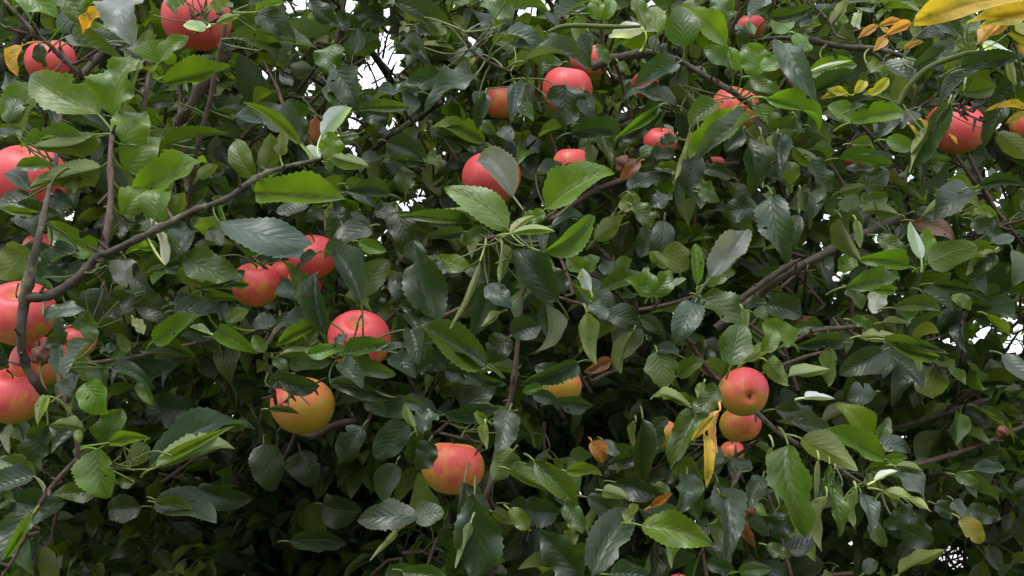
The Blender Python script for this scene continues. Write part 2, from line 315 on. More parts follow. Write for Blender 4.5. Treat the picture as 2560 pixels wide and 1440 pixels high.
# ------------------------------------------------------------------ leaves
# base x y, tip x y, width, kind, depth; one block per part of the tree
LEAVES = """
@A 0 0
740 860 200 540 270 G 115
850 870 1010 450 290 G 114
880 870 1045 470 60 p 113
935 1085 1010 815 320 G 113
1185 475 1095 240 190 G 116
1190 470 1410 290 130 G 115
1240 620 1680 490 160 G 118
540 260 970 480 150 g 122
1000 -80 1085 340 330 s 119
130 -50 420 130 200 G 118
400 -60 630 170 200 g 120
550 120 830 20 110 G 121
790 70 615 240 115 Y 118
640 230 820 240 80 G 122
170 340 165 570 120 Y 116
290 330 330 490 110 d 117
1320 770 1090 800 100 d 121
60 930 310 640 260 G 117
60 930 70 690 150 g 116
150 690 -10 520 130 d 119
700 1010 205 1075 180 q 112
640 1040 210 1110 110 g 113
745 1260 250 1390 200 q 111
400 1240 140 1250 90 G 113
950 1280 1180 1030 250 G 114
1200 1130 1670 990 100 g 118
1000 1470 1470 1185 230 G 112
160 960 -20 1010 90 g 114
130 1010 -30 1090 80 b 113
230 1430 -40 1290 120 b 112
700 1040 780 1270 150 d 122
1150 1040 1420 1030 110 g 121
1740 20 1650 90 80 b 117
1550 205 1395 200 80 w 115
1620 180 1800 130 60 p 116
1250 -20 1380 40 80 G 116
1730 290 2080 330 160 g 120
1740 890 2000 930 110 b 124
1900 1330 1755 1040 170 G 116
1480 1350 1680 1230 110 d 126
470 260 560 100 160 b 124
640 270 930 350 100 b 126
1000 330 1080 480 120 b 122
@B 640 0
60 1290 130 1020 170 q 116
180 1170 220 1000 105 p 115
330 1070 -20 800 200 b 118
335 1085 -60 790 80 G 117
390 1000 230 810 130 d 121
440 890 420 1090 90 n 124
490 1010 715 825 140 w 117
560 1190 540 995 200 G 113
470 1190 380 1100 110 w 116
560 1170 820 1235 120 p 114
545 1200 560 1290 150 G 114
-10 1440 640 1485 200 G 111
670 1380 1000 1460 110 g 121
600 515 760 805 240 d 128
570 330 565 560 260 g 132
20 380 430 370 110 b 122
0 110 280 310 190 d 120
0 230 280 310 70 b 119
0 90 240 20 60 G 119
-60 40 170 10 80 b 121
400 100 390 310 90 G 150
400 0 600 170 140 d 135
600 110 680 240 130 d 140
960 150 750 110 130 d 145
780 220 1080 180 80 b 150
820 270 930 340 110 q 155
1050 30 1440 180 190 d 128
1260 130 1430 260 120 q 127
1180 190 1430 285 100 d 130
1050 350 1310 500 130 b 134
1040 360 1250 420 90 g 133
1240 340 1480 370 70 q 140
1710 410 1490 420 100 b 128
1770 160 1720 280 110 b 128
1930 130 1700 0 170 g 126
1930 340 1780 290 110 G 128
1390 530 1100 640 170 d 126
1640 570 1315 800 190 b 122
1220 690 900 750 110 b 128
760 830 1130 780 100 g 130
1680 680 1690 920 110 d 124
1720 1070 1340 930 130 G 124
1720 1090 1350 1020 130 d 125
1800 1000 1610 930 90 g 128
1920 1060 1800 960 110 b 124
980 1060 1250 1200 200 d 130
1000 880 760 830 140 d 135
930 1180 800 1290 110 b 130
1120 1440 1110 1250 160 g 127
1000 1200 1270 1220 90 d 128
1270 1180 1390 1260 130 g 132
640 1040 760 1010 80 g 120
1930 1475 1665 1140 215 s 112
@C 1280 0
-60 70 260 40 100 g 128
580 10 330 180 130 b 124
380 100 580 40 70 g 125
-60 250 240 380 130 b 122
-20 330 200 390 60 b 121
260 250 340 370 110 q 130
90 460 560 500 125 b 116
520 120 500 300 120 q 140
570 240 590 500 115 d 120
650 150 620 -20 110 G 126
690 150 750 -20 100 G 127
980 210 745 275 120 w 122
1000 190 960 -30 120 g 124
1090 240 1100 10 130 G 124
1290 350 1280 50 250 g 115
1600 335 1285 75 170 G 119
1580 170 1560 -20 190 g 121
1900 -10 1750 180 120 b 124
1760 330 1680 190 100 d 126
1640 500 1465 350 150 g 122
1720 530 1640 350 90 G 121
1840 570 1780 335 200 G 120
1790 580 1990 690 120 g 118
1090 400 1080 250 80 b 126
1120 410 1150 320 60 d 126
1240 470 930 640 160 d 116
1235 790 870 690 140 b 115
1110 800 780 1060 160 d 117
1100 795 790 1040 70 G 116
440 1000 840 985 160 d 121
400 640 400 930 320 d 120
540 680 590 880 130 d 119
60 720 150 930 120 g 126
1540 770 1330 905 160 g 118
1650 830 1345 1170 190 G 113
1785 890 1345 1175 120 b 112
1730 970 1600 1130 120 d 116
1750 1030 1800 1440 190 d 117
1400 1150 1330 1440 180 d 122
1330 980 1240 1330 80 p 119
1270 1290 1085 1250 90 g 124
1870 1010 1895 1360 80 p 117
1830 790 1900 960 120 G 121
180 1310 520 1310 110 b 120
260 1560 725 1290 220 G 110
590 1290 580 1030 60 q 120
1360 1340 1530 1440 100 G 124
870 1430 1110 1340 120 b 130
960 1210 820 1330 100 n 128
@D 1920 0
0 130 310 70 110 d 122
40 240 200 110 150 G 124
200 190 340 100 130 d 126
440 170 350 50 140 d 127
480 180 580 -10 90 p 126
500 150 600 150 100 G 127
1225 60 765 45 150 g 118
800 20 600 0 60 b 118
200 250 310 380 110 G 117
110 330 240 725 210 b 116
-50 520 100 430 110 G 119
400 440 620 440 110 d 124
300 560 640 495 140 G 121
310 540 580 480 32 w 120
280 720 620 560 120 d 119
740 480 870 545 90 G 122
860 480 1035 660 160 b 124
1110 290 1140 110 80 q 124
1240 180 1460 280 120 d 124
1440 280 1580 120 150 g 125
1090 510 1380 320 150 d 121
1270 450 1470 360 80 q 122
1450 500 1825 430 140 d 114
1560 520 1255 760 110 b 115
1480 522 1815 540 50 b 113
1420 690 1710 640 130 g 121
1800 450 1880 620 65 p 114
1620 320 1870 400 75 w 119
1900 600 1700 790 120 d 117
1780 760 1620 1060 130 d 119
1720 1000 1940 1190 160 q 120
-10 740 410 930 150 G 113
640 900 460 800 150 G 115
620 920 1015 840 140 G 113
610 830 740 785 50 b 112
440 800 760 730 90 d 118
0 860 100 930 140 q 118
260 940 0 990 120 g 117
200 860 250 980 70 p 116
65 1010 -5 1260 85 p 115
100 1020 40 1320 130 b 116
920 890 765 1060 110 b 119
1120 840 970 985 110 b 118
1370 780 1040 1285 150 d 110
1350 775 1050 1275 85 p 109
620 1080 800 1120 70 G 126
530 1190 930 1230 120 g 122
700 1400 920 1270 180 g 122
760 1160 910 1205 50 b 120
330 1190 470 1430 150 d 117
200 1110 360 1280 110 q 118
180 1380 170 1210 100 G 119
540 1440 700 1400 80 q 120
880 1050 1100 1130 110 G 128
1680 1380 1750 1250 110 b 138
1580 1400 1900 1400 100 d 130
@E 0 480
710 470 380 225 180 G 111
520 420 330 250 110 b 114
130 170 300 330 140 b 116
300 100 -20 90 150 b 112
310 160 0 120 60 G 111
370 50 470 170 110 g 116
180 400 15 640 250 q 107
380 440 310 600 110 d 113
590 450 360 590 110 b 110
420 550 530 630 75 b 110
530 660 240 690 100 b 109
920 170 1090 -40 190 G 110
1200 230 1210 -40 230 G 109
1220 230 1400 20 120 q 110
850 290 910 110 95 b 111
900 350 1000 140 120 b 112
1020 240 1100 130 90 d 113
1240 545 1155 215 80 w 106
1250 540 1400 270 190 b 107
1400 540 1070 590 130 g 108
1180 410 960 460 60 G 109
1370 480 1785 650 230 g 108
950 510 980 690 215 s 107
1640 220 2310 370 250 b 106
1690 250 1900 330 90 G 109
1860 480 1880 330 160 G 108
1560 280 1690 400 110 b 115
1340 620 1580 720 120 q 112
1500 740 1820 690 110 g 112
1530 790 1770 790 80 g 113
1010 770 800 940 200 d 115
760 720 720 960 220 d 117
1340 940 1000 850 180 d 112
1000 640 1190 770 150 d 119
1260 850 1490 790 80 b 111
1300 890 1620 880 160 b 110
1150 1120 1470 920 150 G 108
330 930 650 890 130 b 104
570 950 735 1010 140 g 105
440 940 470 1150 90 d 112
660 1120 575 1355 140 b 103
430 1180 560 1350 100 b 104
750 1190 880 1190 75 b 118
880 1070 970 1190 90 q 118
1000 950 1060 1060 90 w 115
1360 1080 1540 1110 60 b 112
1430 1010 1560 1060 40 w 112
1690 960 1850 880 95 G 112
1640 1020 1940 1190 120 G 111
1050 1190 1420 1230 130 d 116
840 1320 1160 1430 90 b 107
740 1300 790 1560 170 g 107
580 1360 520 1560 140 b 107
@F 640 480
390 110 160 140 110 b 115
500 110 380 210 110 d 117
720 220 530 130 130 d 121
1000 20 700 0 130 d 118
660 10 900 120 110 b 119
850 260 605 440 180 b 113
770 370 970 440 90 G 116
630 200 540 340 120 d 119
360 450 145 480 130 s 112
790 840 450 445 180 b 107
360 840 140 690 140 b 111
330 800 230 530 120 q 110
510 1070 440 605 180 d 106
660 780 870 890 110 q 145
890 950 1060 900 110 q 145
470 960 180 960 130 b 108
450 460 330 580 80 b 111
800 770 985 520 210 g 114
1250 860 1000 640 220 d 112
1330 980 1180 390 290 d 110
1340 960 1060 850 110 d 109
940 740 880 880 110 d 116
1600 560 1385 480 120 G 112
1310 560 1490 600 100 b 115
1740 290 1560 380 120 g 109
1550 300 1290 340 100 d 116
1640 250 1120 170 115 g 111
1840 270 1405 130 100 p 109
1890 270 1430 -20 220 G 108
1060 200 900 120 130 b 120
1060 150 1110 450 200 d 117
1680 520 1465 1000 50 p 105
1740 680 1620 1045 190 d 109
1740 690 1900 830 160 b 108
1850 390 1830 680 80 p 106
1840 900 1695 1000 65 p 107
1735 1290 1240 1020 250 g 107
1725 1310 1250 1120 100 b 106
1150 1030 1230 1250 140 b 108
1060 1210 1205 1370 160 b 109
1450 1250 1220 1360 170 d 109
640 1215 975 1135 120 g 103
590 1130 670 1080 70 b 105
380 1210 660 1170 95 G 105
650 1230 1025 1360 130 g 104
660 1270 812 1445 130 b 103
200 1220 385 1080 130 q 106
440 1030 390 1150 95 p 106
190 1210 450 1240 55 p 105
160 1140 500 990 95 G 106
170 980 -20 990 110 b 108
250 1300 560 1280 130 g 108
130 1250 240 1330 85 g 107
60 1200 -20 1080 90 G 107
940 1190 1150 1170 55 b 108
1420 1330 1700 1440 150 d 112
1900 1090 1750 1260 200 d 117
1500 1300 1850 1440 110 d 112
@G 1280 480
250 160 85 190 100 G 108
240 450 615 180 150 G 106
300 260 540 150 75 b 108
230 450 280 310 70 b 107
0 310 310 300 75 p 104
-10 310 160 180 60 p 105
820 140 920 10 120 q 114
900 100 1055 245 150 g 111
890 20 980 170 100 q 112
1170 20 1040 110 130 b 114
620 360 830 175 130 q 111
1140 210 1060 560 190 d 113
1000 260 960 480 150 d 116
1400 0 1540 70 100 g 115
1480 645 1795 280 200 s 107
1490 645 1790 370 90 g 109
1260 610 1220 385 250 q 109
1170 560 1030 455 100 q 109
1390 700 1400 385 85 G 106
540 590 425 475 115 G 110
560 590 655 490 105 G 110
240 640 230 480 130 G 111
590 740 520 590 100 w 106
850 600 830 480 140 q 112
800 600 650 570 120 b 113
660 720 1005 610 125 g 112
1050 770 860 655 120 G 108
1040 770 1190 590 135 G 108
1045 760 1010 570 115 G 107
1450 690 1680 600 120 G 110
1200 690 1300 650 55 w 108
340 815 -10 430 260 d 106
390 760 260 560 130 d 112
600 830 690 950 140 b 106
560 900 645 1255 135 p 106
690 920 970 1010 170 d 111
960 940 1120 1060 110 d 112
1370 830 1200 1080 200 b 105
1420 790 1695 1010 210 g 106
1440 790 1330 930 80 b 107
1640 1300 1740 990 250 g 102
1730 880 1780 1070 65 p 103
1760 1270 1960 1140 105 p 104
1090 1200 1130 1450 230 g 108
1250 1230 1060 1190 85 b 108
1240 1380 1430 1270 115 g 110
910 1050 815 1340 115 q 110
490 1280 100 1440 140 d 112
330 1420 100 1430 70 G 111
0 1080 200 1000 210 d 116
740 1260 550 1340 90 n 120
1920 830 1740 890 65 b 112
1800 900 1990 1030 120 g 110
1850 120 1600 150 200 d 115
@H 1920 480
30 20 100 490 240 d 109
230 170 140 480 120 d 112
310 0 290 185 150 b 115
240 -20 240 150 45 p 114
520 50 350 100 50 d 113
540 130 700 30 120 g 118
690 70 890 30 120 g 119
980 170 720 150 100 q 117
550 190 685 500 140 q 113
660 210 700 410 65 p 112
820 330 1005 440 130 g 116
1060 560 700 500 130 G 114
570 610 640 450 120 G 117
580 710 1065 625 140 g 109
760 730 970 720 75 G 112
1150 505 1070 235 85 w 110
1180 520 1210 275 135 G 112
1200 540 1510 420 220 q 111
1400 520 1725 440 120 g 113
1700 440 1505 615 75 p 112
1710 460 1520 640 95 d 113
1100 150 1300 150 120 d 119
1550 0 1220 180 190 b 116
1450 -10 1215 175 65 p 115
1100 220 1395 350 170 n 126
1530 210 1700 350 160 d 125
1520 160 1700 170 80 G 124
1680 380 1860 320 75 b 122
1830 430 1790 690 170 g 122
1240 690 1520 740 95 d 118
600 720 700 870 120 g 118
860 720 785 900 140 w 116
940 870 1325 920 115 g 113
1150 740 1310 890 130 b 120
1370 790 1520 870 95 G 120
620 960 780 1030 85 g 112
860 980 1050 990 65 q 112
700 1080 950 1070 95 p 109
870 1110 1290 1220 130 g 106
880 1090 1280 1200 75 d 107
560 1130 215 1160 130 d 108
-10 840 250 920 190 d 110
190 1140 -20 980 150 G 105
-40 1200 65 1045 115 G 103
480 1190 470 1445 125 q 110
160 1380 432 1315 95 p 104
860 1190 560 1360 200 d 114
980 1270 1090 1440 130 b 118
-10 1270 150 1430 150 q 102
1760 1220 1935 1390 150 b 113
1130 1210 1160 1350 55 p 114
190 830 0 770 75 d 111
1640 920 1825 1070 65 G 122
@I 0 960
1120 640 1705 325 190 b 104
1120 640 1690 345 70 G 103
1160 630 1690 475 165 p 102
730 490 810 825 260 G 101
740 560 555 500 120 g 102
800 450 900 205 230 g 104
820 440 1085 410 85 G 103
620 330 400 300 95 q 100
590 340 610 430 60 G 100
360 310 285 620 230 d 106
350 90 255 312 75 p 98
640 0 790 215 210 G 100
520 -40 570 90 120 b 102
1060 -20 1170 150 85 G 107
260 690 -20 570 140 g 104
250 690 -20 770 160 b 103
770 760 445 800 150 g 103
1010 740 880 720 85 g 102
1170 870 1665 985 190 b 106
1170 890 1500 970 65 g 105
230 960 60 1320 220 b 100
250 970 100 1270 70 G 99
1080 440 960 620 150 q 112
1060 920 780 960 200 d 140
120 880 450 900 250 d 135
1500 200 1100 200 260 d 145
1480 780 1850 880 180 d 145
@J 640 960
560 0 1060 110 110 d 105
90 190 300 230 55 d 102
820 120 960 240 120 d 114
1200 350 1370 240 180 b 103
1190 330 1130 150 65 p 102
1420 230 1800 190 130 d 112
1740 280 1640 220 75 G 105
1900 200 1830 450 200 b 103
1720 300 1720 480 75 p 104
1130 290 900 540 230 d 117
1300 430 1220 620 180 d 109
800 320 660 580 200 d 132
330 500 420 750 250 d 142
60 450 130 780 240 d 142
1050 600 960 880 190 d 115
1210 1000 790 1020 200 b 103
1190 1010 1400 960 150 b 103
1560 740 1450 1430 230 d 107
1640 830 1640 1470 320 d 104
1610 1040 1505 1365 65 p 102
1055 1110 845 1350 50 p 104
1100 1400 1430 1450 140 g 103
1930 500 1800 710 210 q 106
500 900 780 930 250 d 150
250 1180 640 1230 150 d 142
1780 960 1940 1040 100 q 108
@K 1280 960
230 20 80 60 65 g 107
-20 640 285 800 130 q 105
170 580 472 885 170 g 104
110 600 390 660 65 g 105
400 650 660 690 80 G 107
1000 550 700 620 115 d 109
980 260 1000 720 165 d 106
930 280 940 500 60 q 107
1400 180 1180 575 180 g 104
1550 20 1370 200 170 g 103
1340 170 1025 88 85 p 103
1380 140 1150 70 80 g 104
1440 -10 1400 100 65 p 102
1310 680 1220 910 180 b 104
780 740 1090 830 170 d 109
1070 760 1180 810 80 q 108
680 800 865 860 115 p 105
560 850 850 940 150 d 109
400 880 510 1085 140 g 103
850 1030 940 905 95 p 104
970 1060 1475 1170 200 G 102
-20 900 360 980 220 d 108
-20 940 130 1080 110 G 103
520 1440 220 1115 260 d 102
600 1440 935 1060 260 b 102
730 1430 1010 1440 110 b 101
1550 760 1540 1180 220 b 104
1560 830 1640 1060 160 q 102
1700 1040 1650 880 75 G 102
1590 540 1440 530 130 b 106
1880 700 1730 880 130 b 106
1450 1340 1650 1380 110 d 111
1740 1020 1800 1200 75 n 109
1700 1410 1920 1370 100 g 107
600 430 680 580 130 o 111
1040 920 1195 825 55 o 107
1440 380 1430 735 90 y 99
1510 240 1355 420 60 y 99
1560 200 1550 510 70 t 100
680 420 800 520 90 b 112
430 1080 460 1200 130 q 107
@L 1920 960
250 410 645 610 210 p 102
870 560 445 350 150 G 105
770 420 565 175 150 G 106
470 350 120 290 120 b 109
150 455 210 1050 260 g 102
40 470 92 895 60 p 101
740 640 1085 590 105 g 106
960 630 1120 825 170 b 104
960 615 1155 660 65 q 103
800 730 950 650 55 w 102
860 800 1175 912 80 p 101
660 790 670 1080 80 p 101
700 820 700 1060 130 b 102
440 850 400 1225 110 p 100
480 760 510 1090 120 g 102
380 570 360 900 40 p 101
460 600 400 870 60 g 102
500 640 460 830 40 p 101
800 480 1060 500 115 b 108
830 460 930 265 95 g 109
800 60 590 120 140 b 112
270 105 490 112 65 w 103
1080 920 880 1075 140 d 107
1000 1090 1205 1185 190 d 107
1100 980 1130 1120 150 d 109
770 1040 855 1195 115 g 108
550 900 640 1030 130 q 109
130 1250 385 1125 130 b 104
-10 1210 150 1275 100 g 104
150 980 30 1140 180 d 105
1440 1010 1570 1170 150 m 112
980 1430 1260 1235 120 q 105
720 1420 830 1340 85 b 106
1490 930 1740 1000 150 d 118
1540 650 1790 650 80 b 116
1390 870 1480 990 110 b 117
870 560 1030 550 55 G 107
1400 680 1560 740 95 g 118
50 190 330 180 130 d 111
1250 900 1400 1000 130 d 118
@X 0 0
2080 2850 2380 2890 150 d 116
2030 2900 2130 2820 120 d 117
4240 2810 4020 2760 150 d 118
4140 3030 4440 3050 130 d 119
4000 2960 4180 3000 110 d 117
3640 700 3590 960 100 d 118
3860 640 3830 920 120 b 117
4880 1130 5080 1140 110 d 120
4800 1180 4900 1080 90 g 121
4950 1060 5080 1030 90 d 121
140 1560 420 1600 140 d 112
380 1480 560 1560 140 d 113
500 1260 560 1440 130 q 112
1700 2130 1820 2030 90 d 110
2230 2180 2330 2060 110 q 111
4220 470 4060 560 100 g 118
4560 480 4480 330 90 g 118
1560 60 1700 -20 90 q 112
1260 -30 1340 120 80 g 113
4860 3250 5010 3150 120 d 112
4960 3340 4900 3220 110 d 112
1230 2000 1400 1960 90 d 112
380 1850 150 1950 150 d 110
320 2600 480 2560 100 d 112
720 2560 600 2430 110 g 106
5490 1330 5230 1270 120 d 140
6180 2450 5960 2500 130 g 135
5650 260 5620 150 75 g 126
4640 470 4720 560 70 g 126
5740 190 5820 260 80 b 127
1480 1330 1620 1240 90 q 112
6540 1260 6360 1250 90 d 125
5640 3500 5460 3450 100 b 126
5500 3480 5400 3430 70 q 127
"""
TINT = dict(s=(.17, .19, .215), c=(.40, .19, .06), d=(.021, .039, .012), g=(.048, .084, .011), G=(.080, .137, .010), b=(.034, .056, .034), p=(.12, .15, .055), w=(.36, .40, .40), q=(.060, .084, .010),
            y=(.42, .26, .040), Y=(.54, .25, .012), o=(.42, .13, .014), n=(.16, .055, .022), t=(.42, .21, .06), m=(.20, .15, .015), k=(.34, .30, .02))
UNDER = 'pwqt'
def leaf_grid(R, C, teeth=0.0, shape=(.55, .80)):
    v = np.linspace(0, 1, R+1); u = np.linspace(-1, 1, C+1)
    a, b = shape; f = lambda x: np.power(np.clip(x, 0, 1), a)*np.power(np.clip(1-x, 0, 1), b)
    pr = f(v); pr = pr/f(a/(a+b)); pr = np.maximum(pr, .025); pr[-1] = .012
    if teeth:
        tt = np.where(np.arange(R+1) % 2 == 0, 1+teeth, 1-teeth); tt[[0, -1]] = 1; pe = pr*tt
    else: pe = pr
    U, V_ = np.meshgrid(u, v); prof = np.where(np.abs(U) > .99, pe[:, None], pr[:, None])
    i = np.arange(R)[:, None]*(C+1) + np.arange(C)[None]; F = np.stack([i, i+1, i+C+2, i+C+1], -1).reshape(-1, 4)
    return U.ravel(), V_.ravel(), prof.ravel(), F
def leaf_shape(grid, L, w, fold, bend, curl, wave, wk, wph, tw, side, droop=0., bites=(), quilt=0.):
    """local coordinates: x across, y along (0..L), z on the top side"""
    U, V, pr, F = grid; k = rng.uniform(-1, 1, 4); e = (U**2)*(.10*k[0]*np.sin(9*V+k[1]*3) + .07*np.sin(17*V+k[2]*3)*k[3]) + .10*k[1]*U
    for sg, v0, wd, dp in bites: e = e - dp*np.clip(U*sg, 0, 1)**.5*np.exp(-((V-v0)/wd)**4)     # nibbled margin
    hw = w/2*pr*(1 + e)
    x = U*hw*math.cos(fold); z = np.abs(U)*hw*math.sin(fold) + curl*hw*U*U
    z = z + wave*w*U*U*np.sin(6.283*(wk*V+wph) + 1.3*np.sign(U))
    z = z + quilt*L*np.sin(6.283*(7*V - 2.4*np.abs(U)**.8))*np.clip(np.abs(U)*4, 0, 1)*(1.1-np.abs(U))*np.sin(np.pi*np.clip(V, 0, 1))
    a = tw*(V-.4); x, z = x*np.cos(a) - z*np.sin(a), x*np.sin(a) + z*np.cos(a)
    arch = 4*V*(1-V)
    return np.stack([x + side*L*arch, V*L, z + bend*L*arch - droop*L*np.clip(V-.6, 0, 1)**2], -1)
HG = leaf_grid(26, 8, .045); HGr = leaf_grid(26, 8, .045, (.42, .62)); HGn = leaf_grid(26, 8, .045, (.6, .95))
VG = leaf_grid(14, 6, 0, (.7, .9))
def petiole(base, adir, scale, vine=False):
    if vine: return tube(np.array([base - adir*scale*.12 + FWD*.002, base - adir*scale*.06, base]), np.array([.0008, .0008, .0007]), 4), None
    d2 = np.linalg.norm(ANCH-base, axis=1); j = int(np.argmin(d2))
    own = owners[j] if d2[j] < .075 and j < len(owners) else None
    if d2[j] < .075: e = ANCH[j]; c = (base - adir*d2[j]*.45 + e)/2
    else:
        l = .3*scale; e = base - adir*l*.8 + FWD*l*.7 - UP*l*.25; c = base - adir*l*.5 + FWD*l*.15
    t = np.linspace(0, 1, 6)[:, None]; path = (1-t)**2*base + 2*t*(1-t)*c + t*t*e
    return tube(path, np.linspace(.0010, .0014, 6), 5), own
def hero_leaf(bx, by, tx, ty, W, kd, d, grid=None, vine=False):
    d = d/100*DS; u2 = np.array([tx-bx, by-ty]); Lp = np.linalg.norm(u2); u2 = u2/Lp
    nz = {'s': (random.uniform(-.2, .2), random.uniform(.5, .8), 1), 'b': (random.uniform(-.3, .3), random.uniform(.75, 1.05), 1), 'd': (random.uniform(-.4, .4), random.uniform(-.1, .3), 1), 'g': (random.uniform(-.35, .35), random.uniform(.15, .6), 1)}.get(kd)
    if nz is None: nz = (random.uniform(-.35, .35), random.uniform(-.45, .0), 1) if kd in UNDER else (random.uniform(-.35, .35), random.uniform(.0, .5), 1)
    n = unit(np.array(nz)); az = -(u2[0]*n[0] + u2[1]*n[1])/n[2]; az = max(-1.1, min(1.1, az))
    L = Lp*d/FOCAL; A = np.array([u2[0], u2[1], az])*L; Lr = np.linalg.norm(A); a = A/Lr
    n = unit(n - a*np.dot(n, a)); s = np.cross(a, n)
    perp = max(.4, abs(s[0]*u2[1] - s[1]*u2[0])); want = W*d/FOCAL/perp
    full = Lr*random.uniform(.54, .72); fold = random.uniform(.12, .55)
    if want < full*.8: fold = min(1.15, math.acos(max(.35, want/full)))*.85; w_ = min(full, want/math.cos(fold)*1.05)
    else: w_ = min(want/math.cos(fold), Lr*.95)
    top = -n if kd in UNDER else n; X = np.cross(a, top)
    if grid is None: grid = HGr if w_/Lr > .62 else (HGn if w_/Lr < .45 else HG)
    bend = random.uniform(-.06, .17); calm = .25 if kd in 'Yyock' else 1.0
    loc = leaf_shape(grid, Lr, w_, fold, bend, random.uniform(-.25, .25), random.uniform(.02, .17), random.uniform(.8, 2.4), random.random(), random.uniform(-1, 1)*calm, random.uniform(-.09, .09)*calm, random.uniform(-.3, 1.1)*calm,
        [(random.choice((-1, 1)), random.uniform(.15, .95), random.uniform(.025, .07), random.uniform(.15, .5)) for q_ in range(random.choice((0, 0, 0, 0, 1, 1, 2)) if kd not in 'yok' else 0)], random.uniform(.002, .0075))
    base = P(bx, by, d); Xw, aw, tw_ = c2w(X), c2w(a), c2w(top)
    V = base + loc[:, :1]*Xw + loc[:, 1:2]*aw + loc[:, 2:]*tw_
    uv = np.c_[grid[0]*.5+.5, grid[1]]; F = grid[3]
    (pv, pf), own = petiole(base, aw, Lr, grid is VG)
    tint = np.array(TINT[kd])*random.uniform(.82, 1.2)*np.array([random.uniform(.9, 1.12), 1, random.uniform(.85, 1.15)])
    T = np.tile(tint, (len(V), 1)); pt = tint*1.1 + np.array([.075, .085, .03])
    if kd not in 'yokc' and grid is not VG and random.random() < .12:      # a hole eaten through the blade
        keep = np.ones(len(F), bool); keep[random.randrange(6, 18)*8 + random.choice((1, 2, 5, 6))] = False; F = F[keep]
    F = np.vstack([F, pf+len(V)]); T = np.vstack([T, np.tile(pt, (len(pv), 1))]); uv = np.vstack([uv, np.tile([.5, .3], (len(pv), 1))]); V = np.vstack([V, pv])
    return V, F, uv, T, own
HERO = []; off = (0, 0)
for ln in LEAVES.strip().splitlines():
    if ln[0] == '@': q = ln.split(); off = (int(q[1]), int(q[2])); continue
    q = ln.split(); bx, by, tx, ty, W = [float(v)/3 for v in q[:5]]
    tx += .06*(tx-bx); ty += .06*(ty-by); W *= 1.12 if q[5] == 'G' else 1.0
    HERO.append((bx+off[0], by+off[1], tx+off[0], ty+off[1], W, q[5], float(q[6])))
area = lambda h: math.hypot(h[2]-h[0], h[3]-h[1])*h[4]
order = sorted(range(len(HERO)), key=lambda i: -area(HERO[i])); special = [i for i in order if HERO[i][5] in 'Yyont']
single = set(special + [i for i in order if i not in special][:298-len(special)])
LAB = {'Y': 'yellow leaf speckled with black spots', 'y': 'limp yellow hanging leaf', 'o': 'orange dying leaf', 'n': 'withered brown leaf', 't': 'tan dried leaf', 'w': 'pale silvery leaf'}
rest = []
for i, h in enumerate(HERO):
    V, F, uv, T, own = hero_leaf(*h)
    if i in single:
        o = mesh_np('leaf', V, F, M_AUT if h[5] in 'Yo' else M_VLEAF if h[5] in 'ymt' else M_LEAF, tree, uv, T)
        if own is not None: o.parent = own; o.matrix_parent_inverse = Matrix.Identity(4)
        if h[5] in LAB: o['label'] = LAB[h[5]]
    else: rest.append((V, F, uv, T))

